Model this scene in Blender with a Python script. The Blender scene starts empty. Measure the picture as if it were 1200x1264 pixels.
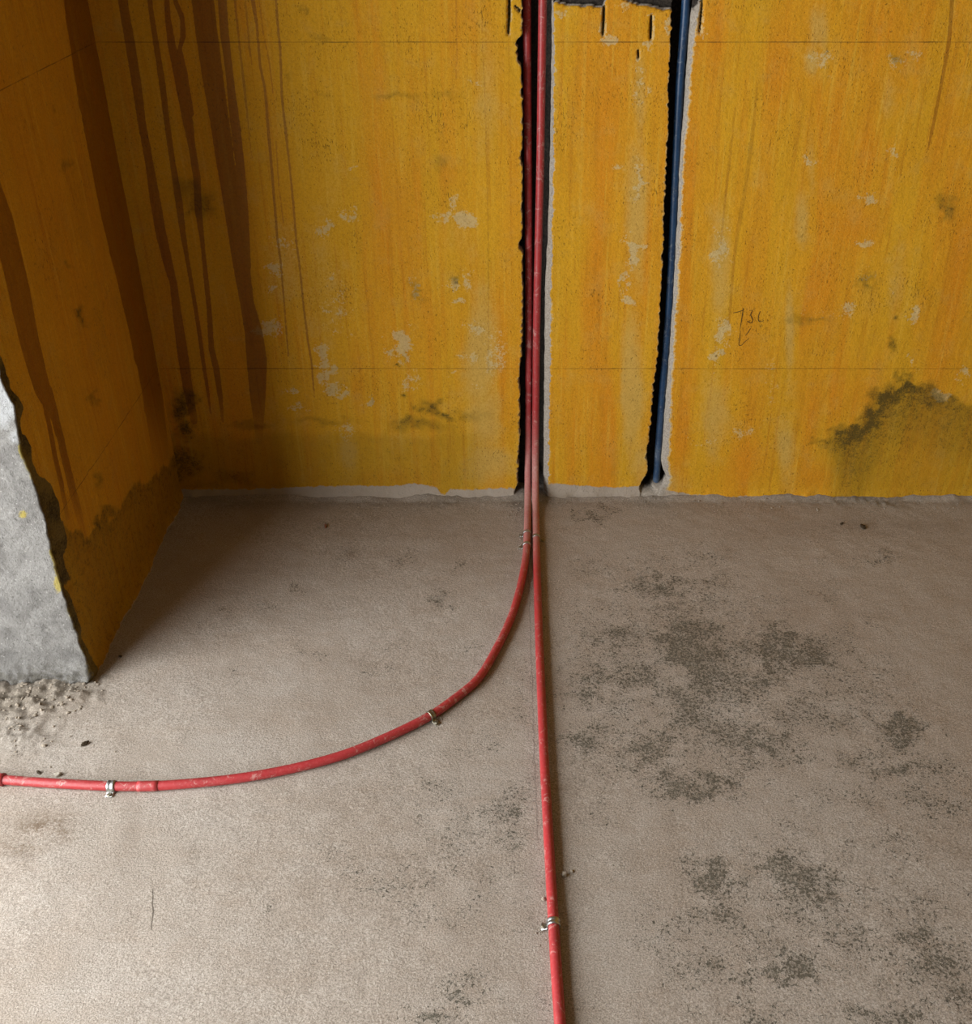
import bpy, bmesh, math, random
import numpy as np
from mathutils import Vector, Matrix

random.seed(7)
SC = bpy.context.scene
COL = SC.collection

# ------------------------------------------------------------------ camera
H = 1.65                      # eye height above the floor
F_PX = 1350.0                 # focal length for a 1200 px wide frame
CX, CY = 640.0, 632.0         # principal point
PITCH = math.radians(32.0)
cam_d = bpy.data.cameras.new('camera')
cam = bpy.data.objects.new('camera', cam_d)
COL.objects.link(cam)
cam_d.sensor_fit = 'HORIZONTAL'
cam_d.sensor_width = 36.0
cam_d.lens = F_PX * 36.0 / 1200.0
cam_d.shift_x = -(CX - 600.0) / 1200.0
cam.location = (0, 0, H)
cam.rotation_euler = (math.pi / 2 - PITCH, 0, 0)
SC.camera = cam

# ------------------------------------------------------------------ world, daylight, exposure
world = bpy.data.worlds.new('overcast_sky')
SC.world = world
world.use_nodes = True
wb = world.node_tree.nodes['Background']
wb.inputs['Color'].default_value = (0.95, 0.98, 1.0, 1)
wb.inputs['Strength'].default_value = 10.4

SC.view_settings.view_transform = 'Standard'
SC.view_settings.look = 'None'
SC.view_settings.gamma = 1.0
SC.view_settings.use_curve_mapping = False
SC.view_settings.exposure = 0.42
SC.cycles.use_denoising = True
SC.cycles.max_bounces = 6
SC.cycles.diffuse_bounces = 3

# room dimensions (metres)
D = 2.721          # back wall
XL = -0.978        # inner face of the wall stub on the left
YE = 1.914         # its end face
XW = -1.95          # outer wall with the balcony opening
XR = 3.0           # right wall
YB = -3.6          # wall behind
ZC = 2.8           # ceiling
# opening: wide balcony doorway in the left outer wall
OPEN_L = (-1.25, 1.65, 0.0, 2.2)      # y0, y1, z0, z1

def portal(name, loc, rot, sx, sy):
    l = bpy.data.lights.new(name, 'AREA')
    l.shape = 'RECTANGLE'
    l.size, l.size_y = sx, sy
    l.cycles.is_portal = True
    o = bpy.data.objects.new(name, l)
    COL.objects.link(o)
    o.location = loc
    o.rotation_euler = rot
portal('daylight_portal', (XW, (OPEN_L[0] + OPEN_L[1]) / 2, (OPEN_L[2] + OPEN_L[3]) / 2),
       (0, -math.pi / 2, 0), OPEN_L[3] - OPEN_L[2], OPEN_L[1] - OPEN_L[0])

# ------------------------------------------------------------------ helpers: measuring
SP, CP = math.sin(PITCH), math.cos(PITCH)

def proj(x, y, z):
    """survey coordinates of a point (used to read measurements off the site photo)"""
    zr = z - H
    zc = y * CP - zr * SP
    up = y * SP + zr * CP
    return CX + F_PX * x / zc, CY - F_PX * up / zc

def ray(u, v):
    a, b = (u - CX) / F_PX, (CY - v) / F_PX
    return np.array([a, CP + b * SP, -SP + b * CP])

def on_wall(u, v, Y=None):
    d = ray(u, v)
    t = (D if Y is None else Y) / d[1]
    return np.array([0, 0, H]) + d * t

def on_floor(u, v, z=0.0):
    d = ray(u, v)
    t = (z - H) / d[2]
    return np.array([0, 0, H]) + d * t

def on_left(u, v):
    d = ray(u, v)
    t = XL / d[0]
    return np.array([0, 0, H]) + d * t

# ------------------------------------------------------------------ helpers: noise
def _hash(ix, iy, seed):
    h = (ix.astype(np.int64) * 374761393 + iy.astype(np.int64) * 668265263 + seed * 1442695041) & 0x7fffffff
    h = ((h ^ (h >> 13)) * 1274126177) & 0x7fffffff
    h = h ^ (h >> 16)
    return (h & 0xffff) / 65535.0

def vnoise(x, y, seed=0):
    x = np.asarray(x, float); y = np.asarray(y, float)
    ix, iy = np.floor(x), np.floor(y)
    fx, fy = x - ix, y - iy
    fx = fx * fx * (3 - 2 * fx); fy = fy * fy * (3 - 2 * fy)
    a = _hash(ix, iy, seed); b = _hash(ix + 1, iy, seed)
    c = _hash(ix, iy + 1, seed); d = _hash(ix + 1, iy + 1, seed)
    return (a * (1 - fx) + b * fx) * (1 - fy) + (c * (1 - fx) + d * fx) * fy - 0.5

def fbm(x, y, seed=0, octv=4, gain=0.5):
    s = 0; a = 1.0
    x = np.asarray(x, float); y = np.asarray(y, float)
    for k in range(octv):
        s = s + a * vnoise(x, y, seed + k * 17)
        x = x * 2.03 + 5.3; y = y * 2.03 + 1.7; a *= gain
    return s

def sstep(a, b, x):
    t = np.clip((x - a) / (b - a), 0, 1)
    return t * t * (3 - 2 * t)

def seg_sd(U, V, pts, scale=1.0):
    """signed distance to a tapering run: pts = [(u, v, width), ...]"""
    best = np.full(U.shape, 1e3)
    for (u0, v0, w0), (u1, v1, w1) in zip(pts[:-1], pts[1:]):
        m = (V > min(v0, v1) - 40) & (V < max(v0, v1) + 40) & (U > min(u0, u1) - 60) & (U < max(u0, u1) + 60)
        if not m.any():
            continue
        u = U[m]; v = V[m]
        du, dv = u1 - u0, v1 - v0
        t = np.clip(((u - u0) * du + (v - v0) * dv) / (du * du + dv * dv + 1e-9), 0, 1)
        d = np.hypot(u - u0 - t * du, v - v0 - t * dv) - 0.5 * (w0 + (w1 - w0) * t)
        best[m] = np.minimum(best[m], d)
    return best

def blobs(U, V, lst, warp=0.0):
    """soft ellipses: (u, v, ru, rv, strength), edges broken up by warp"""
    s = np.zeros(U.shape)
    if warp:
        w1 = fbm(U * 0.055, V * 0.075, 201, 4, 0.65); w2 = fbm(U * 0.055 + 40, V * 0.075, 211, 4, 0.65)
        U = U + warp * w1; V = V + warp * 0.6 * w2
    for (u, v, ru, rv, k) in lst:
        d = ((U - u) / ru) ** 2 + ((V - v) / rv) ** 2
        s = np.maximum(s, k * np.exp(-d * 0.9))
    return s

# ------------------------------------------------------------------ helpers: meshes
def lin(r, g, b):
    f = lambda c: (c / 255) / 12.92 if c / 255 <= 0.04045 else ((c / 255 + 0.055) / 1.055) ** 2.4
    return (f(r), f(g), f(b), 1.0)

def link(name, me, mat=None, parent=None):
    o = bpy.data.objects.new(name, me)
    COL.objects.link(o)
    if mat is not None and len(me.materials) == 0:
        me.materials.append(mat)
    if parent is not None:
        o.parent = parent
    return o

def tag(o, label=None, cat=None, group=None, kind=None):
    if label: o['label'] = label
    if cat: o['category'] = cat
    if group: o['group'] = group
    if kind: o['kind'] = kind
    return o

def grid_mesh(name, P, attrs=None, flip=False, smooth=True):
    """P: (rows, cols, 3) array of points -> one quad mesh, with float point attributes"""
    r, c = P.shape[:2]
    idx = np.arange(r * c).reshape(r, c)
    q = np.stack([idx[:-1, :-1], idx[:-1, 1:], idx[1:, 1:], idx[1:, :-1]], -1).reshape(-1, 4)
    if flip:
        q = q[:, ::-1]
    me = bpy.data.meshes.new(name)
    me.vertices.add(r * c)
    me.vertices.foreach_set('co', P.reshape(-1).astype(np.float32))
    me.loops.add(q.size)
    me.loops.foreach_set('vertex_index', q.reshape(-1).astype(np.int32))
    me.polygons.add(len(q))
    me.polygons.foreach_set('loop_start', np.arange(0, q.size, 4, dtype=np.int32))
    me.update(calc_edges=True)
    me.validate()
    if smooth:
        me.polygons.foreach_set('use_smooth', np.ones(len(q), dtype=bool))
    for k, a in (attrs or {}).items():
        at = me.attributes.new(k, 'FLOAT', 'POINT')
        at.data.foreach_set('value', np.asarray(a, np.float32).reshape(-1))
    return me

def pydata(name, vs, fs, smooth=False):
    me = bpy.data.meshes.new(name)
    me.from_pydata([tuple(map(float, v)) for v in vs], [], [tuple(f) for f in fs])
    me.update()
    if smooth:
        for p in me.polygons: p.use_smooth = True
    return me

def catmull(pts, step=0.008):
    pts = [np.array(p, float) for p in pts]
    ext = [2 * pts[0] - pts[1]] + pts + [2 * pts[-1] - pts[-2]]
    out = []
    for i in range(1, len(ext) - 2):
        p0, p1, p2, p3 = ext[i - 1:i + 3]
        # centripetal parameterisation
        t0 = 0; t1 = t0 + max(np.linalg.norm(p1 - p0), 1e-6) ** .5
        t2 = t1 + max(np.linalg.norm(p2 - p1), 1e-6) ** .5; t3 = t2 + max(np.linalg.norm(p3 - p2), 1e-6) ** .5
        n = max(2, int(np.linalg.norm(p2 - p1) / step))
        for k in range(n):
            t = t1 + (t2 - t1) * k / n
            a1 = (t1 - t) / (t1 - t0) * p0 + (t - t0) / (t1 - t0) * p1
            a2 = (t2 - t) / (t2 - t1) * p1 + (t - t1) / (t2 - t1) * p2
            a3 = (t3 - t) / (t3 - t2) * p2 + (t - t2) / (t3 - t2) * p3
            b1 = (t2 - t) / (t2 - t0) * a1 + (t - t0) / (t2 - t0) * a2
            b2 = (t3 - t) / (t3 - t1) * a2 + (t - t1) / (t3 - t1) * a3
            out.append((t2 - t) / (t2 - t1) * b1 + (t - t1) / (t2 - t1) * b2)
    out.append(pts[-1])
    return np.array(out)

def tube(name, path, rad, sides=20, caps=True, dust=None):
    """sweep a circle along a path; rad is a number or a list per point"""
    n = len(path)
    rad = np.full(n, rad) if np.isscalar(rad) else np.asarray(rad)
    T = np.gradient(path, axis=0)
    T /= np.linalg.norm(T, axis=1)[:, None]
    nrm = np.cross(T[0], [1, 0.01, 0.02]); nrm /= np.linalg.norm(nrm)
    P = np.zeros((n, sides + 1, 3)); ang = np.linspace(0, 2 * math.pi, sides + 1)
    for i in range(n):
        nrm = nrm - T[i] * np.dot(nrm, T[i]); nrm /= np.linalg.norm(nrm)
        b = np.cross(T[i], nrm)
        P[i] = path[i] + rad[i] * (np.cos(ang)[:, None] * nrm + np.sin(ang)[:, None] * b)
    vs = P[:, :-1].reshape(-1, 3)
    fs = []
    for i in range(n - 1):
        for j in range(sides):
            k = (j + 1) % sides
            fs.append((i * sides + j, i * sides + k, (i + 1) * sides + k, (i + 1) * sides + j))
    if caps:
        fs.append(tuple(range(sides))[::-1]); fs.append(tuple((n - 1) * sides + j for j in range(sides)))
    me = pydata(name, vs, fs, True)
    bm = bmesh.new(); bm.from_mesh(me); bmesh.ops.recalc_face_normals(bm, faces=bm.faces); bm.to_mesh(me); bm.free()
    if dust is not None:
        at = me.attributes.new('dust', 'FLOAT', 'POINT')
        at.data.foreach_set('value', np.repeat(np.asarray(dust, np.float32), sides))
    return me

# ------------------------------------------------------------------ helpers: materials
ALBEDO = 0.76                  # reflectance of these colours against a white card
class NT:
    def __init__(s, name):
        s.m = bpy.data.materials.new(name); s.m.use_nodes = True
        s.t = s.m.node_tree; s.t.nodes.clear()
        s.out = s.t.nodes.new('ShaderNodeOutputMaterial')
        s.b = s.t.nodes.new('ShaderNodeBsdfPrincipled')
        s.t.links.new(s.b.outputs[0], s.out.inputs[0])
        s.tc = s.t.nodes.new('ShaderNodeTexCoord').outputs['Object']
    def put(s, sock, v):
        if isinstance(v, bpy.types.NodeSocket): s.t.links.new(v, sock)
        else: sock.default_value = v
    def attr(s, name):
        n = s.t.nodes.new('ShaderNodeAttribute'); n.attribute_name = name
        return n.outputs['Fac']
    def pos(s, sx=1, sy=1, sz=1, loc=(0, 0, 0)):
        n = s.t.nodes.new('ShaderNodeMapping'); s.put(n.inputs['Vector'], s.tc)
        n.inputs['Scale'].default_value = (sx, sy, sz); n.inputs['Location'].default_value = loc
        return n.outputs[0]
    def noise(s, scale, detail=4, rough=0.55, vec=None, dist=0.0):
        n = s.t.nodes.new('ShaderNodeTexNoise'); s.put(n.inputs['Vector'], vec or s.tc)
        n.inputs['Scale'].default_value = scale; n.inputs['Detail'].default_value = detail
        n.inputs['Roughness'].default_value = rough; n.inputs['Distortion'].default_value = dist
        return n.outputs['Fac']
    def voro(s, scale, vec=None, feature='F1'):
        n = s.t.nodes.new('ShaderNodeTexVoronoi'); s.put(n.inputs['Vector'], vec or s.tc)
        n.feature = feature; n.inputs['Scale'].default_value = scale
        return n.outputs['Distance']
    def math(s, op, a, b=0.0, c=None, clamp=False):
        n = s.t.nodes.new('ShaderNodeMath'); n.operation = op; n.use_clamp = clamp
        s.put(n.inputs[0], a); s.put(n.inputs[1], b)
        if c is not None: s.put(n.inputs[2], c)
        return n.outputs[0]
    def add(s, a, b): return s.math('ADD', a, b)
    def mul(s, a, b): return s.math('MULTIPLY', a, b)
    def ma(s, a, b, c): return s.math('MULTIPLY_ADD', a, b, c)
    def step(s, x, lo, hi, a=0.0, b=1.0):
        n = s.t.nodes.new('ShaderNodeMapRange'); n.interpolation_type = 'SMOOTHSTEP'
        s.put(n.inputs['Value'], x)
        n.inputs['From Min'].default_value = lo; n.inputs['From Max'].default_value = hi
        n.inputs['To Min'].default_value = a; n.inputs['To Max'].default_value = b
        return n.outputs['Result']
    def mix(s, f, a, b, mode='MIX'):
        n = s.t.nodes.new('ShaderNodeMix'); n.data_type = 'RGBA'; n.blend_type = mode
        s.put(n.inputs[0], f); s.put(n.inputs[6], a); s.put(n.inputs[7], b)
        return n.outputs[2]
    def xyz(s):
        n = s.t.nodes.new('ShaderNodeSeparateXYZ'); s.put(n.inputs[0], s.tc)
        return n.outputs
    def bump(s, h, strength=0.5, dist=0.002, nrm=None):
        n = s.t.nodes.new('ShaderNodeBump'); s.put(n.inputs['Height'], h)
        n.inputs['Strength'].default_value = strength; n.inputs['Distance'].default_value = dist
        if nrm is not None: s.put(n.inputs['Normal'], nrm)
        return n.outputs[0]
    def done(s, col, rough, nrm=None, metal=0.0, spec=0.3):
        if metal == 0.0: col = s.mix(1.0, col, (ALBEDO, ALBEDO, ALBEDO, 1), 'MULTIPLY')
        s.put(s.b.inputs['Base Color'], col); s.put(s.b.inputs['Roughness'], rough)
        s.b.inputs['Metallic'].default_value = metal
        s.b.inputs['Specular IOR Level'].default_value = spec
        if nrm is not None: s.put(s.b.inputs['Normal'], nrm)
        return s.m

Z_LINE_LOW = on_wall(700, 455)[2]
Z_LINE_HIGH = on_wall(700, 52)[2]

def painted_plaster(name, hue):
    """yellow limewash over grey render: wet runs, worn patches, mould, pencil lines"""
    k = NT(name)
    wet, bare, mold, tint, base, raw, dark = (k.attr(a) for a in ('wet', 'bare', 'mold', 'tint', 'base', 'raw', 'dark'))
    big = k.noise(3.2, 3, 0.6)
    med = k.noise(17, 5, 0.65)
    streak = k.noise(1.0, 4, 0.62, k.pos(26, 26, 1.6))
    streak2 = k.noise(1.0, 3, 0.6, k.pos(9, 9, 0.9, (3, 1, 2)))
    fine = k.noise(210, 3, 0.7)
    grain = k.noise(520, 2, 0.6)
    yel, ora, pal, grn = (lin(*c) for c in hue)
    col = k.mix(k.step(big, 0.35, 0.65), grn, yel)
    f = k.add(k.mul(k.step(streak2, 0.42, 0.66), 0.55), k.mul(k.step(streak, 0.5, 0.7), 0.4))
    f = k.math('ADD', f, k.math('MAXIMUM', tint, 0.0), clamp=True)
    col = k.mix(f, col, ora)
    s3 = k.noise(1.0, 4, 0.65, k.pos(75, 75, 2.4, (9, 2, 5)))
    col = k.mix(k.step(s3, 0.52, 0.72, 0, 0.55), col, lin(224, 178, 58))
    col = k.mix(k.step(s3, 0.30, 0.47, 0.5, 0), col, lin(186, 118, 8))
    pm = k.math('MAXIMUM', k.mul(tint, -1.0), 0.0)
    pm = k.step(k.ma(k.add(med, fine), 0.55, k.add(pm, -0.55)), 0.18, 0.75)
    col = k.mix(k.mul(pm, 0.8), col, pal)
    # faint general chalkiness
    col = k.mix(k.mul(k.step(med, 0.5, 0.75), 0.28), col, pal)
    # worn to the render
    bm_ = k.step(k.ma(k.add(k.mul(fine, 1.3), k.mul(k.noise(55, 4, 0.7), 1.3)), 0.9, k.add(bare, -1.09)), 0.42, 0.62)
    col = k.mix(k.mul(bm_, 0.72), col, lin(202, 182, 134))
    # tiny vertical pits
    tick = k.noise(1.0, 3, 0.6, k.pos(330, 330, 120))
    dens = k.noise(7, 3, 0.6)
    pits = k.step(k.ma(dens, 0.30, tick), 0.79, 0.85)
    col = k.mix(k.mul(pits, 0.6), col, lin(84, 60, 14))
    col = k.mix(k.step(fine, 0.3, 0.6, 0.26, 0.0), col, lin(120, 86, 14))
    col = k.mix(k.step(grain, 0.5, 0.75, 0.0, 0.38), col, lin(232, 190, 82))
    # mould; in the left corner its mask also carries painted shade
    mm = k.ma(k.add(k.noise(48, 4, 0.75), k.mul(fine, 1.5)), 0.9, k.add(mold, -1.12))
    mm = k.step(mm, 0.30, 0.95)
    col = k.mix(k.mul(k.step(mold, 0.05, 0.5), 0.5), col, lin(122, 98, 16))
    col = k.mix(k.mul(mm, 0.85), col, lin(66, 56, 20))
    # pencil levelling lines
    z = k.xyz()[2]
    wob = k.mul(k.add(k.noise(30, 2), -0.5), 0.001)
    for z0 in (Z_LINE_LOW, Z_LINE_HIGH):
        d = k.math('ABSOLUTE', k.add(k.add(z, -z0), wob))
        m = k.mul(k.step(d, 0.0006, 0.0017, 1.0, 0.0), k.step(k.noise(1.0, 3, 0.6, k.pos(13, 13, 0.01)), 0.36, 0.66, 0.25, 0.7))
        col = k.mix(m, col, lin(60, 42, 14))
    # water runs
    wm = k.step(k.add(wet, k.mul(k.add(k.noise(90, 3), -0.5), 0.004)), -0.0009, 0.0009, 1.0, 0.0)
    wm = k.mul(wm, k.attr('wetk'))
    col = k.mix(wm, col, k.mix(1.0, col, lin(190, 172, 138), 'MULTIPLY'))
    # dark chipped strip, mould and shade in one colour; also the drill slots
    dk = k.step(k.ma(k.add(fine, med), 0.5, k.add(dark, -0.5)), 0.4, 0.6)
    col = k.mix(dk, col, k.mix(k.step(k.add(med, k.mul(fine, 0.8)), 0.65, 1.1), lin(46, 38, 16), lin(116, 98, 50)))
    # unpainted render at the foot
    bs = k.step(k.add(base, k.mul(k.add(k.noise(60, 5, 0.7), -0.5), 0.016)), -0.002, 0.002, 1.0, 0.0)
    gry = k.mix(med, lin(158, 142, 124), lin(184, 172, 158))
    col = k.mix(bs, col, gry)
    # raw chase sides; dark concrete backs, blackened further to stand in for shade
    rg = k.mix(k.step(fine, 0.3, 0.7), lin(150, 138, 124), lin(186, 176, 162))
    col = k.mix(k.step(raw, 0.15, 0.6), col, rg)
    rg_shade = k.mix(k.step(fine, 0.35, 0.7), lin(40, 35, 30), lin(70, 62, 54))
    col = k.mix(k.step(raw, 1.1, 1.6), col, rg_shade)
    h = k.add(k.mul(fine, 0.55), k.add(k.mul(grain, 0.3), k.mul(pits, -0.6)))
    h = k.add(h, k.mul(k.noise(70, 2, 0.6), 0.8))
    nrm = k.bump(h, 0.8, 0.0026)
    rough = k.mix(wm, (0.85,) * 3 + (1,), (0.55,) * 3 + (1,))
    return k.done(col, k.math('MULTIPLY', rough, 1.0), nrm, spec=0.25)

M_WALL = painted_plaster('yellow_limewash', ((216, 160, 22), (214, 138, 12), (202, 164, 82), (210, 156, 20)))
M_STUB = painted_plaster('yellow_limewash_stub', ((214, 158, 26), (210, 146, 18), (190, 156, 76), (206, 152, 22)))

def concrete_floor():
    k = NT('dusty_concrete')
    mold, damp, pale, rub = (k.attr(a) for a in ('mold', 'damp', 'pale', 'rub'))
    big = k.noise(2.3, 5, 0.6)
    med = k.noise(14, 6, 0.65)
    fine = k.noise(150, 4, 0.72)
    grain = k.noise(340, 2, 0.75)
    brush = k.noise(1.0, 4, 0.6, k.pos(9, 30, 9))
    col = k.mix(k.step(big, 0.3, 0.7), lin(184, 169, 153), lin(197, 186, 173))
    col = k.mix(k.mul(k.step(med, 0.45, 0.7), 0.4), col, lin(206, 196, 184))
    col = k.mix(k.mul(k.step(brush, 0.45, 0.75), 0.3), col, lin(178, 158, 138))
    col = k.mix(pale, col, lin(222, 216, 208))
    col = k.mix(k.step(grain, 0.34, 0.56, 0.55, 0.0), col, lin(112, 100, 88))
    col = k.mix(k.step(grain, 0.54, 0.72, 0.0, 0.55), col, lin(234, 226, 214))
    col = k.mix(k.mul(damp, k.step(k.add(med, fine), 0.8, 1.15)), col, lin(128, 108, 88))
    # dirt speckle in the pores
    v = k.noise(165, 4, 0.8, dist=0.7)
    area = k.ma(k.add(k.noise(34, 4, 0.7), -0.5), 1.0, mold)
    m = k.step(k.ma(k.math('MINIMUM', area, 0.78), 0.195, v), 0.60, 0.66)
    m = k.mul(m, k.step(mold, 0.02, 0.22))
    col = k.mix(k.mul(m, 0.88), col, k.mix(k.step(grain, 0.35, 0.7), lin(46, 46, 38), lin(98, 94, 82)))
    col = k.mix(k.mul(k.step(area, 0.1, 1.0), 0.42), col, lin(128, 120, 104))
    # isolated little dark specks everywhere
    sp = k.step(k.noise(120, 2, 0.5, k.pos(1, 1, 1, (4, 7, 1))), 0.745, 0.78)
    col = k.mix(k.mul(sp, 0.6), col, lin(84, 74, 60))
    # rough mortar at the foot of the walls
    col = k.mix(k.mul(rub, k.step(fine, 0.3, 0.65)), col, lin(164, 154, 138))
    col = k.mix(k.mul(rub, k.step(k.noise(70, 5, 0.8), 0.5, 0.62, 0.55, 0.0)), col, lin(90, 80, 66))
    # a hairline crack and a snapped guide line
    x, y, z = k.xyz()
    a0, a1 = on_floor(190, 1094), on_floor(187, 1150)
    b0, b1 = on_floor(652, 700), on_floor(664, 1040)
    for (p, q, w, s) in ((a0, a1, 0.0011, 0.75), (b0, b1, 0.0013, 0.3)):
        sl = (q[0] - p[0]) / (q[1] - p[1])
        lx = k.ma(k.add(y, -p[1]), sl, p[0])
        d = k.math('ABSOLUTE', k.add(k.math('SUBTRACT', x, lx), k.mul(k.add(k.noise(26, 3), -0.5), 0.012)))
        mm = k.mul(k.step(d, w * .6, w * 1.6, s, 0), k.mul(k.step(y, q[1], q[1] + 0.01), k.step(y, p[1] - 0.01, p[1], 1, 0)))
        col = k.mix(mm, col, lin(70, 60, 48))
    h = k.add(k.mul(fine, 0.9), k.mul(grain, 0.5))
    h = k.add(h, k.mul(med, 1.2))
    nrm = k.bump(h, 0.6, 0.0026)
    col = k.mix(1.0, col, (0.88, 0.87, 0.865, 1), 'MULTIPLY')
    return k.done(col, 0.92, nrm, spec=0.2)
M_FLOOR = concrete_floor()

def grey_render():
    k = NT('grey_render')
    med = k.noise(16, 6, 0.65); fine = k.noise(190, 5, 0.7); grain = k.noise(480, 3)
    col = k.mix(k.step(med, 0.35, 0.65), lin(122, 119, 115), lin(146, 143, 138))
    col = k.mix(k.step(fine, 0.3, 0.6, 0.55, 0), col, lin(98, 94, 90))
    col = k.mix(k.step(k.noise(36, 5, .7), 0.6, 0.72, 0, 0.5), col, lin(172, 168, 163))
    col = k.mix(k.step(k.voro(75), 0.08, 0.16, 0.4, 0), col, lin(200, 196, 190))
    yl = k.attr('yel')
    col = k.mix(k.mul(k.step(k.ma(fine, 0.8, k.add(yl, -0.4)), 0.3, 0.6), 0.7), col, lin(170, 150, 40))
    up = k.attr('lime')
    col = k.mix(k.step(k.ma(med, 0.8, k.add(up, -0.4)), 0.35, 0.65), col, lin(164, 164, 163))
    rb = k.attr('rub')
    col = k.mix(k.mul(rb, k.step(k.noise(70, 5, .8), 0.45, 0.6, 0.7, 0)), col, lin(86, 80, 68))
    col = k.mix(k.step(k.noise(130, 2, .6), 0.62, 0.70, 0, 0.6), col, lin(84, 80, 76))
    nrm = k.bump(k.add(k.mul(fine, 1.0), k.mul(grain, 0.4)), 0.8, 0.004)
    return k.done(col, 0.92, nrm, spec=0.2)
M_GREY = grey_render()

def plain_plaster(name, c1, c2):
    k = NT(name)
    col = k.mix(k.noise(4, 6, 0.6), lin(*c1), lin(*c2))
    return k.done(col, 0.9, k.bump(k.noise(120, 4, 0.7), 0.4, 0.002))
M_PLAIN = plain_plaster('raw_render', (88, 82, 76), (112, 106, 98))
M_YPLAIN = plain_plaster('yellow_wash_plain', (206, 160, 60), (220, 176, 78))

def pipe_mat(name, base, lightc, darkc, dustc):
    k = NT(name)
    n1 = k.noise(22, 5, 0.7); n2 = k.noise(160, 4, 0.7); n3 = k.noise(60, 6, 0.75, dist=1.2)
    col = k.mix(k.step(n1, 0.35, 0.7), lin(*base), lin(*darkc))
    col = k.mix(k.mul(k.step(n2, 0.45, 0.75), 0.35), col, lin(*lightc))
    col = k.mix(k.step(k.ma(n1, 0.5, n3), 0.81, 0.90, 0, 0.6), col, lin(*dustc))
    du = k.attr('dust')
    col = k.mix(k.mul(du, k.step(k.add(n1, n2), 0.7, 1.2, 0.55, 0.95)), col, lin(*dustc))
    return k.done(col, k.step(du, 0, 1, 0.42, 0.8), k.bump(n2, 0.25, 0.0006), spec=0.4)
M_RED = pipe_mat('red_pvc', (176, 40, 45), (206, 98, 98), (154, 28, 34), (208, 160, 150))
M_BLUE = pipe_mat('blue_pvc', (26, 62, 98), (60, 100, 136), (16, 44, 76), (120, 130, 140))

def simple(name, c, rough, metal=0.0, sc=90, amt=0.35, dark=(40, 38, 34)):
    k = NT(name)
    n = k.noise(sc, 4, 0.65)
    col = k.mix(k.step(n, 0.45, 0.75, 0, amt), lin(*c), lin(*dark))
    return k.done(col, rough, k.bump(n, 0.2, 0.0006), metal=metal)
M_ZINC = simple('galvanised_steel', (176, 176, 174), 0.36, 1.0, 200, 0.3, (120, 118, 112))
M_OLDZINC = simple('tarnished_steel', (136, 130, 114), 0.48, 1.0, 300, 0.5, (60, 56, 44))
M_STONE = simple('grey_stone', (168, 155, 138), 0.95, 0, 160, 0.4, (96, 86, 72))
M_DARKSTONE = simple('dark_stone', (74, 62, 46), 0.95, 0, 160, 0.5, (40, 32, 22))
M_PALESTONE = simple('pale_stone', (204, 194, 178), 0.95, 0, 160, 0.4, (150, 138, 120))
M_REDCHIP = simple('red_chip', (140, 92, 70), 0.9, 0, 160, 0.4, (96, 60, 44))
M_PENCIL = simple('pencil_graphite', (92, 66, 18), 0.8, 0, 300, 0.4, (60, 44, 16))

# ------------------------------------------------------------------ back wall
def pl(v, pts):
    a = np.array(pts, float)
    return np.interp(v, a[:, 0], a[:, 1])

def u2x(u, v):
    """x on the back-wall plane for survey column u on survey row v (rows are level on this wall)"""
    return np.array([on_wall(a, b)[0] for a, b in zip(np.atleast_1d(u), np.atleast_1d(v))])

ROW_V0 = -14
zs_f = np.arange(0.0, on_wall(600, ROW_V0)[2], 0.0038)
zs = np.concatenate([[-0.06, -0.02], zs_f, np.linspace(zs_f[-1] + 0.01, ZC, 30)])
vrow = np.array([proj(0, D, z)[1] for z in zs])
vr = np.clip(vrow, -14, 640)
jag = lambda s, a, fq: a * fbm(zs * fq, zs * 0 + s, s, 3, 0.7)

g1L = pl(vr, [(-14, 643.5), (0, 643.5), (42, 644), (46, 641), (54, 637.5), (68, 637), (78, 640), (86, 644), (110, 643.5), (150, 645), (188, 644.5), (196, 641.5), (206, 644.5), (290, 644.5), (299, 641), (308, 641), (316, 645), (400, 644.5), (440, 643.5), (470, 640), (500, 641.5), (560, 640), (596, 639), (604, 636), (620, 636)]) + jag(3, 2.6, 105)
g1R = pl(vr, [(-14, 681.5), (0, 681), (100, 680.6), (200, 679), (300, 676), (350, 673.5), (400, 672.5), (500, 671.5), (620, 671)]) + jag(4, 0.8, 40)
g1O = pl(vr, [(-14, 686), (0, 685), (100, 684), (200, 684), (300, 682), (350, 681.5), (400, 681), (500, 679), (600, 677.5), (620, 678)]) + jag(5, 2.6, 100)
g2L = pl(vr, [(-14, 834), (0, 833), (8, 830), (50, 827.5), (100, 825), (162, 824.5), (262, 820), (360, 816), (440, 811.5), (480, 806.5), (530, 802.5), (558, 799), (564, 796.5), (572, 799), (583, 799), (590, 795), (600, 790), (612, 791)]) + jag(6, 2.4, 108)
g2R = pl(vr, [(-14, 858), (0, 857), (20, 854), (100, 848), (200, 840.5), (262, 838), (360, 832.5), (460, 826), (480, 824), (530, 820.5), (574, 817), (582, 819), (590, 823), (600, 818), (612, 812)]) + jag(7, 0.8, 40)
g2O = pl(vr, [(-14, 866), (0, 866), (30, 861), (60, 855), (100, 852.5), (200, 844), (300, 839.5), (480, 829), (530, 827), (580, 824.5), (590, 827), (600, 826), (612, 820)]) + jag(8, 2.6, 100)
X = {n: u2x(a, vr) for n, a in dict(g1L=g1L, g1R=g1R, g1O=g1O, g2L=g2L, g2R=g2R, g2O=g2O).items()}

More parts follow.
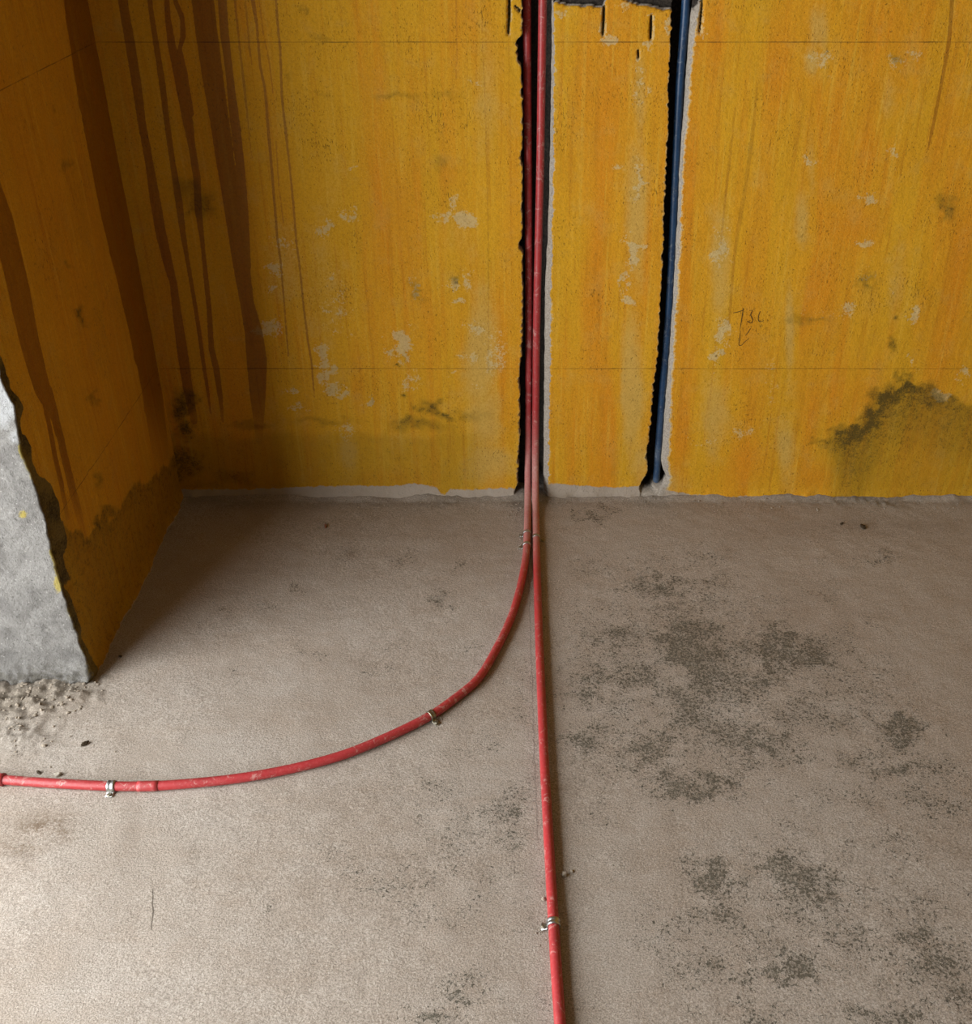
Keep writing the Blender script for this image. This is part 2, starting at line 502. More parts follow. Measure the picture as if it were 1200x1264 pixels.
def span(a, b, n):            # (rows, n) columns between two edge curves, b excluded
    t = np.linspace(0, 1, n, endpoint=False)
    return a[:, None] * (1 - t) + b[:, None] * t
o = np.ones(len(zs))
GD = 0.062                     # depth of the chases
segs = [(span(o * (XL - 0.02), X['g1L'], 270), 0),
        (np.stack([X['g1L'], X['g1L'] + 0.0004, X['g1L'] + 0.002], 1), (0.0, 0.02, GD)),
        (span(X['g1L'] + 0.006, X['g1R'], 9), GD),
        (np.stack([X['g1R'], X['g1R'] + 0.0006], 1), (GD, 0.010)),
        (span(X['g1R'] + 0.002, X['g1O'], 4), (0.009, 0.0065, 0.004, 0.002)),
        (span(X['g1O'], X['g2L'], 100), 0),
        (np.stack([X['g2L'], X['g2L'] + 0.0004, X['g2L'] + 0.002], 1), (0.0, 0.02, GD)),
        (span(X['g2L'] + 0.006, X['g2R'], 9), GD),
        (np.stack([X['g2R'], X['g2R'] + 0.0006], 1), (GD, 0.010)),
        (span(X['g2R'] + 0.002, X['g2O'], 4), (0.009, 0.0065, 0.004, 0.002)),
        (span(X['g2O'], o * 1.46, 250), 0),
        (span(o * 1.46, o * (XR + 0.001), 20), 0)]
XX = np.concatenate([s[0] for s in segs], 1)
XX = np.concatenate([XX, (o * XR)[:, None]], 1)
DEP = np.concatenate([np.broadcast_to(np.atleast_1d(np.asarray(d, float)), s.shape) for s, d in segs] + [np.zeros((len(zs), 1))], 1).copy()
ZZ = np.broadcast_to(zs[:, None], XX.shape).copy()
UU, VV = proj(XX, D, ZZ)
top = VV < -14
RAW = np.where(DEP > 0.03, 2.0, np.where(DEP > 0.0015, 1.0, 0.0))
# the chase bottoms: mortar closes the blue one just above the floor, red one stays open
close2 = sstep(600, 608, VV) * ((UU > 770) & (UU < 850))
close2 = np.maximum(close2, sstep(590, 606, VV) * ((UU > 808 + fbm(ZZ * 60, XX * 60, 9) * 8) & (UU < 850)))
DEP *= 1 - 0.95 * close2
RAW *= 1 - 0.5 * close2
# horizontal chase along the top between the two grooves, and right of the blue pipe
cb = np.interp(UU, [679, 684, 690, 700, 744, 746, 749, 753, 764, 770, 776, 812, 828, 834, 857, 862, 868], [-4, 3, 4, 5.5, 9, 7, -3, -6, -6, -2, 2, 9.5, 12, 13, 12, 6, -6])
cb = cb + 2.2 * fbm(XX * 55, XX * 0 + 2, 12, 4, 0.6)
ch = sstep(-1.2, 1.2, cb - VV) * ((UU > 679) & (UU < 870))
DEP = np.maximum(DEP, 0.020 * ch)
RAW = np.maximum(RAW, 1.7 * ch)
# short drill slots below it
slots = [[(628.5, -14, 3.0), (629, 20, 3.4), (627.5, 42, 2.4)],
         [(746, 8, 2.6), (745.5, 26, 3.2), (744.5, 43, 2.2)],
         [(804.5, 20, 2.2), (804, 36, 3.4), (803.5, 48, 2.4)],
         [(788, 63, 2.4), (788.5, 72, 1.8)], [(868, -14, 2.0), (866, 20, 2.6), (864, 40, 2.0)],
         [(636, 8, 2.0), (641, 12, 3.0), (641, 15, 2.0)]]
sl = np.full(XX.shape, 1e3)
for s in slots: sl = np.minimum(sl, seg_sd(UU, VV, s))
slm = sstep(1.2, -1.0, sl)
DEP = np.maximum(DEP, 0.014 * slm)
chip = sstep(3.5, 1.0, sl + 5 * fbm(XX * 90, ZZ * 90, 31))
# relief of the plaster itself
rel = 0.0022 * fbm(XX * 5, ZZ * 5, 21, 4) + 0.0011 * fbm(XX * 34, ZZ * 22, 23, 3)
rel += (0.007 * sstep(0.036, 0.0, ZZ) * (1 + 1.2 * fbm(XX * 18, ZZ * 8, 25)) + 0.004 * sstep(0.02, 0.0, ZZ) * fbm(XX * 60, ZZ * 60, 27)) * (DEP < 0.005)
# roughen the chase backs
rel += (DEP > 0.03) * 0.006 * fbm(XX * 70, ZZ * 50, 29)
YY = D + DEP - rel

# surveyed marks ------------------------------------------------------------
runs = [  # (strength, [(u, v, width)])
    (1.0, [(248, -20, 28), (255, 40, 27), (262, 90, 26), (271, 150, 23), (278, 200, 22), (285, 240, 22), (297, 320, 21), (305, 375, 17), (313, 410, 22), (317, 445, 25), (318, 480, 21), (319, 510, 15), (320, 545, 8)]),
    (1.0, [(273, -20, 11), (277, 40, 11), (283, 90, 9), (290, 150, 12), (296, 200, 11), (302, 260, 9), (307, 330, 6)]),
    (1.0, [(205, -20, 6), (207, 20, 7), (212, 55, 10), (221, 95, 12), (232, 150, 13), (237, 180, 9), (243, 220, 9), (245, 260, 9), (250, 300, 5), (254, 340, 6), (258, 380, 6), (261, 430, 7), (267, 455, 8), (272, 490, 6), (275, 520, 3)]),
    (1.0, [(212, -20, 4), (218, 5, 6), (225, 22, 6), (226, 45, 7), (222, 60, 5), (228, 90, 7), (235, 140, 9)]),
    (1.0, [(183, -20, 6), (186, 10, 6), (192, 50, 7), (200, 100, 8), (206, 150, 7), (213, 200, 7), (221, 250, 9), (226, 290, 7), (231, 320, 5), (238, 360, 5), (246, 410, 5), (250, 440, 5), (256, 480, 4), (260, 510, 2)]),
    (1.0, [(149, -20, 13), (153, 10, 12), (160, 50, 12), (168, 100, 12), (175, 150, 10), (184, 200, 10), (192, 250, 13), (199, 290, 13), (206, 320, 12), (214, 350, 9), (219, 390, 11), (226, 440, 13), (232, 480, 12), (240, 520, 8)]),
    (0.85, [(340, -20, 3), (342, 20, 3.2), (346, 60, 3), (348, 120, 3), (353, 165, 3.2), (358, 210, 2.6), (362, 250, 3), (366, 300, 2.7), (370, 330, 2.6), (375, 380, 2.6), (380, 420, 3), (385, 450, 2.6), (388, 490, 2)]),
    (0.85, [(310, -20, 6), (313, 5, 5), (317, 30, 3.2), (321, 80, 3), (327, 110, 3.2), (333, 180, 3.8), (338, 240, 3.2), (342, 290, 3), (347, 330, 2.6), (352, 390, 2.2), (356, 440, 2)]),
    (0.6, [(317, -20, 1.8), (325, 40, 1.8), (333, 80, 2), (337, 115, 1.6)]),
    (0.7, [(288, -20, 3), (291, 10, 3), (296, 60, 2.6), (302, 110, 3.2), (306, 150, 2.2), (311, 195, 1.6)]),
    (0.6, [(303, 0, 2), (308, 60, 3), (311, 80, 1.6)]),
    (0.55, [(341, 175, 2), (344, 230, 2), (350, 275, 2)]),
    (0.75, [(1177, -20, 5), (1175, 10, 5), (1172, 50, 5), (1163, 100, 4), (1155, 140, 4.4), (1150, 165, 4), (1145, 186, 1.6)]),
    (0.35, [(935, 100, 2), (931, 150, 5), (926, 190, 5), (919, 240, 5), (911, 285, 5), (905, 330, 4), (900, 400, 3)]),
    (0.35, [(908, 130, 2), (902, 190, 3), (896, 240, 3), (890, 300, 3)]),
    (0.3, [(983, 100, 2), (1016, 230, 0.1)]),
    (0.4, [(563, -10, 2.4), (564, 60, 2.4), (563, 98, 1.2)]),
    (0.35, [(594, 0, 1.8), (600, 160, 1.8), (603, 300, 2), (603, 460, 1.8)]),
    (0.3, [(575, 0, 1.6), (577, 120, 1.6), (577, 240, 1.2)]),
]
def marks(U, V, lst, px):
    best = np.full(U.shape, 1e3); kk = np.zeros(U.shape)
    for s, pts in lst:
        d = seg_sd(U, V, pts)
        nearer = d < best
        best = np.where(nearer, d, best); kk = np.where(nearer, s, kk)
    return np.clip(best * px, -0.05, 0.3), kk
PXW = 0.0022
wet, wetk = marks(UU, VV, runs, PXW)
wetk = wetk * sstep(575, 470, VV)
bare = blobs(UU, VV, [(497, 422, 12, 17, 1.0), (490, 432, 8, 12, .8), (502, 440, 6, 12, .7), (340, 332, 16, 8, .75), (335, 356, 14, 5, .7), (330, 405, 18, 12, .6), (400, 440, 9, 14, .75), (406, 462, 10, 14, .75), (414, 480, 9, 11, .75),
                      (436, 262, 7, 12, .65), (402, 283, 8, 18, .6), (430, 265, 8, 10, .6), (405, 340, 7, 6, .75), (437, 208, 5, 8, .6), (575, 272, 12, 8, .8), (550, 268, 20, 6, .5), (572, 372, 10, 5, .7), (575, 345, 10, 12, .6),
                      (453, 498, 6, 7, .85), (590, 405, 14, 10, .5), (610, 440, 16, 40, .45), (580, 440, 8, 10, .55), (560, 460, 5, 5, .6), (582, 475, 6, 6, .55), (430, 530, 18, 12, .5), (360, 480, 8, 6, .55), (370, 502, 10, 4, .5),
                      (514, 355, 7, 14, .5), (555, 350, 12, 8, .5), (560, 250, 9, 8, .55), (350, 300, 14, 10, .5), (420, 380, 22, 40, .35), (505, 470, 16, 16, .45), (582, 103, 6, 8, .5),
                      (1083, 245, 8, 8, 1.0), (1068, 244, 6, 4, .7), (1070, 305, 10, 6, .6), (1100, 190, 6, 14, .55), (1104, 76, 13, 8, .55), (1132, 68, 8, 8, .5), (1048, 382, 8, 9, .6), (1125, 388, 7, 9, 1.0), (1160, 488, 12, 6, 1.0),
                      (1125, 445, 3, 14, .6), (1100, 360, 5, 8, .6), (890, 310, 10, 22, .75), (893, 410, 10, 20, .8), (883, 440, 8, 16, .7), (888, 300, 14, 40, .4), (1010, 75, 12, 14, .5), (1000, 195, 7, 8, .6), (1193, 460, 8, 14, .55), (912, 533, 10, 6, .6),
                      (1015, 390, 30, 8, .35), (1070, 340, 8, 14, .45), (955, 470, 7, 60, .3),
                      (803, 58, 5, 8, .8), (792, 105, 6, 40, .45), (786, 225, 8, 30, .6), (780, 310, 9, 22, .75), (772, 345, 8, 14, .7), (775, 370, 8, 9, .8), (763, 205, 5, 6, .5), (750, 46, 5, 7, .8), (690, 16, 14, 6, .6), (700, 13, 10, 4, .6), (775, 5, 12, 5, .5), (829, 32, 5, 12, .7), (862, 35, 5, 12, .7),
                      (530, 268, 10, 4, .4), (868, 545, 14, 4, .4)], 16)
bare = np.maximum(bare, 0.5 * chip)
# a crust of lighter paint curls along the chase edges
du1 = np.abs(UU - np.interp(VV, vr[::-1], g1O[::-1])); du2 = np.abs(UU - np.interp(VV, vr[::-1], g2O[::-1]))
dl1 = np.abs(UU - np.interp(VV, vr[::-1], g1L[::-1])); dl2 = np.abs(UU - np.interp(VV, vr[::-1], g2L[::-1]))
bare = np.maximum(bare, 0.7 * sstep(4, 0, du2) + 0.35 * sstep(4, 0, du1)) * 1.0
bare = np.maximum(bare, 0.55 * sstep(3, 0, np.minimum(dl1, dl2)))
tint = np.zeros(UU.shape)
tint += blobs(UU, VV, [(742, 300, 16, 260, .5), (752, 520, 12, 90, .9), (700, 480, 20, 70, .35), (720, 100, 24, 70, .4), (735, 380, 20, 60, .4), (880, 40, 30, 60, .6), (960, 90, 22, 50, .5), (1030, 130, 12, 100, .35), (1012, 190, 5, 140, .6), (1085, 40, 30, 50, .4), (1090, 190, 40, 40, .45), (1060, 280, 60, 30, .4),
                       (1095, 230, 7, 60, .6), (1175, 300, 30, 120, .5), (1150, 400, 40, 60, .35), (930, 440, 20, 90, .45), (1010, 360, 30, 60, .45), (1050, 490, 50, 40, .5), (930, 570, 40, 30, .6), (1010, 590, 20, 20, .7), (850, 540, 20, 50, .5), (845, 300, 8, 200, .35), (560, 40, 25, 60, .25), (555, 215, 12, 15, .35), (560, 395, 30, 40, .35),
                       (480, 300, 60, 60, .15), (440, 440, 20, 40, .3), (470, 590, 50, 10, .4), (560, 560, 40, 20, .2), (625, 470, 10, 60, .3), (345, 410, 6, 16, .7), (340, 440, 5, 20, .5), (440, 480, 8, 20, .5)])
tint -= blobs(UU, VV, [(1012, 40, 14, 40, .8), (1005, 75, 14, 20, .9), (1003, 200, 10, 50, .5), (990, 270, 12, 40, .8), (975, 400, 7, 70, .8), (968, 560, 16, 50, .9), (890, 330, 16, 90, .7), (880, 520, 26, 70, .7), (835, 590, 30, 30, .6), (790, 120, 10, 90, .6), (785, 260, 16, 90, .8), (778, 480, 18, 90, .9), (790, 570, 20, 40, .6),
                       (600, 120, 20, 100, .5), (592, 430, 26, 90, .9), (600, 520, 30, 60, .7), (600, 570, 40, 30, .8), (400, 350, 50, 90, .4), (410, 240, 30, 60, .35), (350, 330, 30, 60, .5), (430, 560, 16, 25, .7), (500, 540, 60, 16, .35), (1095, 120, 14, 60, .5), (1110, 350, 20, 80, .5), (1070, 370, 30, 40, .35), (690, 90, 10, 60, .3), (560, 290, 40, 30, .4), (330, 520, 40, 30, .3)])
ridge = np.interp(UU, [1000, 1015, 1035, 1060, 1075, 1090, 1105, 1120, 1145, 1165, 1200, 1250], [552, 545, 540, 530, 515, 490, 478, 474, 480, 488, 496, 505])
below = (VV - ridge) + 14 * fbm(XX * 30, ZZ * 30, 41)
mold = sstep(-6, 6, below) * sstep(1000, 1050, UU) * (0.42 + 0.65 * np.exp(-np.clip(below, 0, 400) / 16.0) * sstep(1215, 1110, UU)) * (below > -12)
mold *= 1 - 0.35 * sstep(40, 100, below)
mold = np.maximum(mold, blobs(UU, VV, [(1098, 492, 20, 16, 1.0), (1078, 518, 16, 18, .95), (1040, 534, 16, 7, .9), (1148, 482, 16, 9, .75), (1015, 546, 14, 5, .6), (1105, 425, 9, 10, .6), (1102, 390, 4, 5, .7), (1070, 345, 9, 14, .45), (1168, 255, 14, 14, .5), (1110, 468, 8, 10, .5), (1000, 395, 30, 6, .4), (1186, 520, 40, 30, .3),
                                       (528, 502, 12, 10, .75), (545, 510, 12, 5, .7), (505, 520, 10, 7, .6), (500, 488, 6, 5, .6), (520, 525, 50, 10, .45), (580, 515, 30, 8, .35), (515, 358, 7, 14, .4), (540, 200, 14, 14, .32), (485, 120, 40, 5, .35), (550, 120, 30, 5, .3), (395, 118, 10, 4, .3), (225, 500, 14, 20, .85), (232, 530, 14, 14, .8), (225, 570, 30, 26, .7), (290, 590, 40, 12, .45), (250, 250, 18, 20, .5), (230, 235, 20, 16, .45), (310, 525, 40, 6, .4), (400, 520, 60, 6, .35), (255, 600, 60, 10, .4),  # left corner entries: mould, made heavier to paint in corner shade
                                       (372, 12, 4, 8, .4), (395, 48, 10, 8, .35), (357, 96, 8, 6, .35), (455, 495, 5, 6, .4), (1104, 74, 9, 7, .5), (556, 347, 5, 4, .6), (498, 454, 4, 2, .8)], 16))
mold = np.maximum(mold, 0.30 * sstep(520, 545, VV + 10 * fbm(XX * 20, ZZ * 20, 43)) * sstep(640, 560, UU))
foot = np.interp(UU, [220, 300, 360, 400, 440, 480, 512, 524, 540, 544, 550, 556, 590, 620, 640, 672, 690, 720, 760, 790, 830, 850, 880, 940, 975, 1000, 1060, 1085, 1112, 1116, 1160, 1185, 1200, 1300],
                 [604, 604, 602, 600, 600, 600, 597, 599, 602, 608, 609, 604, 604, 602, 603, 598, 597, 600, 602, 600, 606, 610, 612, 612, 611, 616, 618, 615, 613, 618, 616, 614, 620, 620])
base = (foot - VV) * PXW
dark = np.zeros(UU.shape)
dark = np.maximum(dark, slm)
attrs = dict(wet=wet, wetk=wetk, bare=bare, mold=np.clip(mold, 0, 1), tint=tint, base=base, raw=RAW, dark=dark)
wall_back = link('wall_back', grid_mesh('wall_back', np.stack([XX, YY, ZZ], -1), attrs), M_WALL)
tag(wall_back, 'yellow limewashed back wall with two vertical pipe chases and dark water runs', kind='structure')

# pencilled figures on the wall, drawn as thin strokes lying on the plaster
def ribbon(vs, fs, pts, w):
    P = catmull([on_wall(u, v) for u, v in pts], 0.003)
    P[:, 1] = D - 0.0016
    T = np.gradient(P, axis=0); T /= np.linalg.norm(T, axis=1)[:, None] + 1e-9
    nrm = np.stack([-T[:, 2], T[:, 1] * 0, T[:, 0]], 1)
    b = len(vs)
    for i in range(len(P)):
        e = 0.35 + 0.65 * math.sin(math.pi * min(1, max(0, (i + .5) / len(P)))) ** 0.5
        vs.append(P[i] + nrm[i] * w * e / 2); vs.append(P[i] - nrm[i] * w * e / 2)
        if i: fs.append((b + 2 * i - 2, b + 2 * i - 1, b + 2 * i + 1, b + 2 * i))
def writing(name, strokes, w):
    vs, fs = [], []
    for s in strokes: ribbon(vs, fs, s, w)
    return link(name, pydata(name, vs, fs), M_PENCIL, wall_back)
writing('pencil_figures', [[(905, 386), (912, 384.5), (918.5, 382)], [(917.5, 380), (916, 390), (914.5, 400), (913.5, 406)],
                           [(925, 383), (928.5, 383), (926.5, 388), (928, 392), (929, 395), (927, 398.5), (922, 396)],
                           [(938.5, 384), (936.5, 389), (936, 394), (937.5, 397), (940, 396.5), (943, 395.5)],
                           [(914, 408), (913, 418), (912.5, 426), (915, 426), (919, 422), (925, 417)], [(920, 414), (924, 409), (926.5, 405)]], 0.0022)

# ------------------------------------------------------------------ left wall stub: inner face, chipped arris, grey end face
edge_u = [(440, -6), (460, 0), (480, 5), (500, 17), (520, 20.5), (535, 23), (560, 29), (580, 37), (600, 44), (620, 50), (640, 56), (660, 60), (700, 69), (740, 81), (770, 91), (800, 101), (822, 110), (832, 114), (842, 112)]
zsl_f = np.arange(0.0, 1.36, 0.0045)
zl = np.concatenate([[-0.06, -0.02], zsl_f, np.linspace(1.37, ZC, 26)])
vl = np.array([proj(XL, YE, z)[1] for z in zl])
xe = np.array([on_wall(u, v, YE)[0] for v, u in ((v, pl(v, edge_u)) for v in np.clip(vl, 440, 842))])
xe = np.clip(xe, XL - 0.022, XL + 0.012)
xe = xe + 0.0035 * fbm(zl * 45, zl * 0, 51, 4, 0.6)
ys = np.concatenate([np.linspace(D + 0.03, YE + 0.05, 170), np.linspace(YE + 0.046, YE + 0.003, 14)])
xs = np.concatenate([np.linspace(0.0, -0.34, 74), np.linspace(-0.40, XW - XL, 24)])
n1, n2 = len(ys), len(xs)
LP = np.zeros((len(zl), n1 + n2, 3))
LP[:, :, 2] = zl[:, None]
Yg, Zg = np.meshgrid(ys, zl)
bl = sstep(YE + 0.075, YE + 0.002, Yg)
chipd = 0.004 * sstep(0.2, 0.6, bl + 0.7 * fbm(Yg * 40, Zg * 14, 53))
LP[:, :n1, 0] = XL + (xe[:, None] - XL) * bl + 0.002 * fbm(Yg * 6, Zg * 5, 55) + 0.001 * fbm(Yg * 40, Zg * 24, 57) - chipd
LP[:, :n1, 0] += 0.010 * sstep(0.04, 0.0, Zg) * (1 + fbm(Yg * 20, Zg * 9, 58))
LP[:, :n1, 1] = Yg
Xg, Zg2 = np.meshgrid(xs, zl)
LP[:, n1:, 0] = xe[:, None] + Xg
rubz = sstep(0.07, 0.0, Zg2 + 0.02 * fbm(Xg * 20, Zg2 * 6, 61))
LP[:, n1:, 1] = YE + 0.0035 * fbm(Xg * 12, Zg2 * 12, 59, 4) + 0.002 * fbm(Xg * 70, Zg2 * 70, 60, 3) - rubz * (0.012 + 0.02 * fbm(Xg * 40, Zg2 * 40, 62, 4)) * (Xg < -0.004)
LP[:, n1, 1] = YE + 0.001
lu, lv = proj(np.full_like(Yg, XL), Yg, Zg)
pad = lambda a, v=0.0: np.concatenate([a, np.full((len(zl), n2), v)], 1)
lruns = [(1.0, [(98, -30, 46), (103, 20, 44), (112, 80, 44), (123, 150, 42), (135, 220, 38), (146, 280, 35), (158, 330, 34), (170, 390, 30), (182, 450, 26), (190, 500, 24), (198, 560, 20)]),
         (1.0, [(-12, 220, 20), (3, 270, 26), (12, 310, 27), (24, 360, 26), (35, 415, 24), (45, 455, 23), (53, 482, 20), (57, 492, 17)]),
         (1.0, [(51, 478, 7), (56, 500, 7), (63, 535, 6), (70, 570, 6), (78, 605, 6), (84, 640, 5)]),
         (1.0, [(60, 480, 9), (67, 510, 10), (76, 545, 9), (84, 580, 9), (92, 612, 9), (99, 640, 8), (106, 668, 6)])]
lwet, lwk = marks(lu, lv, lruns, 0.0030)
lwk = lwk * sstep(690, 560, lv) * np.where(lu > 130, sstep(600, 460, lv), 1)
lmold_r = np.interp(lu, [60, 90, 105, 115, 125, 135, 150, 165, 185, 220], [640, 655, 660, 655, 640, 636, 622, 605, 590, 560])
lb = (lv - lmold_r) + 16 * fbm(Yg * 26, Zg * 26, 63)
lmold_shade = sstep(-5, 8, lb) * (0.42 + 0.3 * np.exp(-np.clip(lb, 0, 300) / 9))  # mould low on the stub, strengthened to stand in for shade there
lmold_shade = np.maximum(lmold_shade, blobs(lu, lv, [(97, 388, 7, 12, .62), (115, 490, 5, 14, .45), (82, 205, 6, 8, .4), (70, 135, 6, 8, .35), (85, 326, 6, 4, .4), (118, 595, 7, 12, .45), (122, 646, 7, 10, .8), (136, 632, 10, 8, .6)], 12))
edge_w = np.interp(lv, [300, 380, 450, 480, 520, 560, 590, 600, 620, 660, 700, 740, 780, 850], [2, 6, 15, 17, 12, 16, 14, 20, 24, 20, 15, 10, 7, 5])
eu = np.interp(lv, [v for v, u in edge_u], [u for v, u in edge_u], left=-40)
eu = np.where(lv < 440, -6 - (440 - lv) * 0.30, eu)
ldark = sstep(3, -3, (lu - eu) - edge_w + 7 * fbm(Yg * 30, Zg * 20, 65))  # edge strip whose tone holds mould plus some painted shadow
la = dict(wet=pad(lwet, 0.3), wetk=pad(lwk), bare=pad(blobs(lu, lv, [(97, 388, 8, 12, .3)])), mold=pad(np.clip(lmold_shade, 0, 1)), tint=pad(0.1 * np.ones_like(lu)),
          base=pad((Zg - 0.004 - 0.0 * lu), 0.2), raw=pad(0 * lu), dark=pad(ldark * 0.95))
gu, gv = proj(LP[:, n1:, 0], np.full_like(Xg, YE), Zg2)
padl = lambda a: np.concatenate([np.zeros((len(zl), n1)), a], 1)
la['yel'] = padl(np.maximum(0.75 * sstep(-0.012, 0.0, Xg) * (0.5 + fbm(Xg * 40, Zg2 * 20, 67)), blobs(gu, gv, [(28, 635, 7, 6, .7), (72, 720, 7, 14, .8)])))
la['lime'] = padl(blobs(gu, gv, [(5, 490, 22, 40, .9), (20, 540, 14, 14, .6)]))
la['rub'] = padl(rubz)
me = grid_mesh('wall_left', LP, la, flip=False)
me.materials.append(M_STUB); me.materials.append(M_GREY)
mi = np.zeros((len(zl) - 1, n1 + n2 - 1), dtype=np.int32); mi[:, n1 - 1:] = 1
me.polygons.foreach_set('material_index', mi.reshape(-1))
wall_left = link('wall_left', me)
tag(wall_left, 'short yellow return wall with chipped corner and bare grey end', kind='structure')

# ------------------------------------------------------------------ floor
xf = np.concatenate([np.linspace(XW, -1.5, 8)[:-1], np.arange(-1.5, 1.50, 0.0048), np.linspace(1.505, XR, 18)])
yf = np.concatenate([np.linspace(YB, 0.95, 30)[:-1], np.arange(0.95, D - 0.03, 0.0046), np.linspace(D - 0.028, D + 0.12, 24)])
FX, FY = np.meshgrid(xf, yf)
FU, FV = proj(FX, np.maximum(FY, 0.6), 0 * FX)
fz = 0.004 * fbm(FX * 2.2, FY * 2.2, 71, 4) + 0.0012 * fbm(FX * 22, FY * 22, 73, 4)
rub = blobs(FU, FV, [(20, 860, 60, 28, 1.0), (80, 850, 40, 18, 1.0), (15, 900, 50, 30, .6), (100, 838, 20, 8, .9)])
rub *= (FX < XL + 0.12)
wallrub = sstep(0.075, 0.02, D - FY + 0.03 * fbm(FX * 12, FY * 12, 75)) * (FX > XL) * (0.55 + 0.9 * fbm(FX * 5, FY * 2, 76))
wallrub = np.clip(wallrub, 0, 1)
fz += rub * (0.017 * fbm(FX * 50, FY * 50, 77, 3, 0.6) + 0.008) + wallrub * (0.005 * fbm(FX * 70, FY * 70, 79, 3) + 0.003)
fz += 0.012 * sstep(0.03, 0.0, D - FY) * (FX > XL) * (0.7 + 0.8 * fbm(FX * 14, FY * 4, 80))
mold_f = blobs(FU, FV, [(850, 830, 150, 110, .5), (1000, 860, 110, 90, .36), (1020, 1120, 170, 110, .36), (850, 920, 130, 70, .5), (1140, 1180, 70, 70, .4), (560, 1060, 110, 150, .2), (830, 722, 75, 14, .62), (765, 735, 40, 16, .45), (870, 690, 60, 12, .3), (760, 780, 50, 25, .6), (735, 760, 30, 40, .4), (860, 790, 55, 30, .95), (850, 810, 50, 34, .85), (920, 790, 40, 18, .7), (965, 800, 25, 30, .85), (1000, 810, 50, 22, .7), (950, 835, 60, 22, .6),
                        (730, 840, 40, 50, .5), (820, 850, 60, 34, .62), (860, 880, 40, 24, .55), (745, 905, 42, 26, .75), (790, 930, 46, 24, .8), (860, 965, 44, 24, 1.0), (830, 960, 30, 20, .9), (915, 905, 44, 16, .8), (960, 920, 60, 16, .8), (1010, 935, 70, 14, .65), (1115, 905, 32, 18, .85), (1060, 890, 40, 10, .4),
                        (1150, 990, 60, 34, .4), (1040, 990, 80, 30, .35), (1000, 1015, 60, 16, .4), (1130, 950, 60, 14, .5), (870, 1068, 34, 14, .75), (885, 1090, 34, 20, .75), (960, 1065, 40, 12, .75), (1000, 1085, 40, 18, .85), (1020, 1105, 26, 12, .75), (900, 1120, 60, 24, .4), (1150, 1110, 34, 14, .6), (1100, 1030, 60, 30, .3),
                        (1060, 1155, 40, 14, .75), (1100, 1170, 40, 20, .8), (990, 1195, 26, 14, 1.0), (960, 1205, 26, 10, .9), (1015, 1200, 24, 12, .9), (930, 1205, 40, 10, .6), (1140, 1200, 46, 30, .75), (1130, 1150, 30, 16, .7), (860, 1195, 40, 30, .5), (830, 1150, 60, 40, .35), (905, 1248, 70, 16, .45), (1090, 1255, 60, 12, .65),
                        (1180, 1230, 40, 30, .5), (730, 637, 24, 7, .7), (760, 630, 20, 5, .5), (1085, 688, 34, 9, .5), (1050, 694, 30, 8, .4), (740, 700, 30, 14, .3), (790, 690, 50, 12, .3), (1000, 730, 60, 20, .25), (1050, 780, 60, 30, .22),
                        (572, 1236, 24, 12, .85), (585, 1215, 40, 24, .55), (540, 1255, 40, 10, .6), (630, 1010, 24, 14, .55), (620, 990, 50, 30, .35), (580, 1040, 40, 24, .35), (630, 1040, 26, 18, .45), (490, 1090, 60, 26, .28), (540, 1130, 60, 30, .3), (430, 1070, 60, 40, .2), (330, 1117, 8, 10, .5), (600, 920, 40, 30, .3), (640, 880, 16, 60, .22), (560, 960, 60, 40, .25),
                        (275, 752, 7, 10, .5), (320, 750, 40, 6, .42), (350, 748, 40, 5, .4), (305, 740, 10, 6, .35), (250, 775, 40, 8, .25), (295, 822, 14, 10, .3), (370, 730, 10, 8, .3), (390, 805, 12, 8, .3), (540, 735, 12, 14, .38), (557, 700, 5, 6, .5), (575, 805, 20, 10, .3), (490, 795, 40, 12, .2), (470, 830, 30, 12, .25), (490, 690, 30, 10, .2), (180, 1090, 20, 10, .12), (680, 1240, 60, 30, .2), (740, 1060, 50, 40, .18), (760, 1000, 40, 30, .3), (420, 680, 30, 8, .2)], 30)
mold_f = mold_f * np.clip(0.95 + 1.1 * fbm(FX * 14, FY * 14, 83, 5, 0.7), 0.35, 1.5)
mold_f = mold_f * (FY > 0.95)
damp = blobs(FU, FV, [(55, 1022, 38, 16, 1.0), (25, 1045, 30, 14, .8), (75, 1030, 20, 12, .8), (160, 1020, 14, 60, .25), (140, 1060, 40, 40, .25), (433, 683, 8, 6, .6), (1080, 650, 90, 10, .4), (980, 655, 60, 12, .25)])
palef = blobs(FU, FV, [(20, 1130, 90, 60, .35), (70, 940, 60, 40, .4), (300, 920, 60, 24, .4), (340, 840, 50, 30, .35), (20, 910, 60, 24, .6), (450, 780, 60, 60, .25), (225, 850, 80, 50, .25), (250, 1010, 60, 30, .3), (120, 1220, 100, 40, .25), (590, 770, 30, 60, .2), (760, 875, 26, 6, .5), (900, 880, 30, 16, .3), (1040, 870, 40, 10, .3)])
FZ = fz
floor = link('floor', grid_mesh('floor', np.stack([FX, FY, FZ], -1), dict(mold=mold_f, damp=damp, pale=palef * 0.6, rub=np.maximum(rub, wallrub))), M_FLOOR)
tag(floor, 'dusty grey concrete floor with dark speckled dirt patches', kind='structure')

def floor_h(x, y):
    i = int(np.clip(np.searchsorted(yf, y), 0, len(yf) - 1)); j = int(np.clip(np.searchsorted(xf, x), 0, len(xf) - 1))
    return float(FZ[i, j])

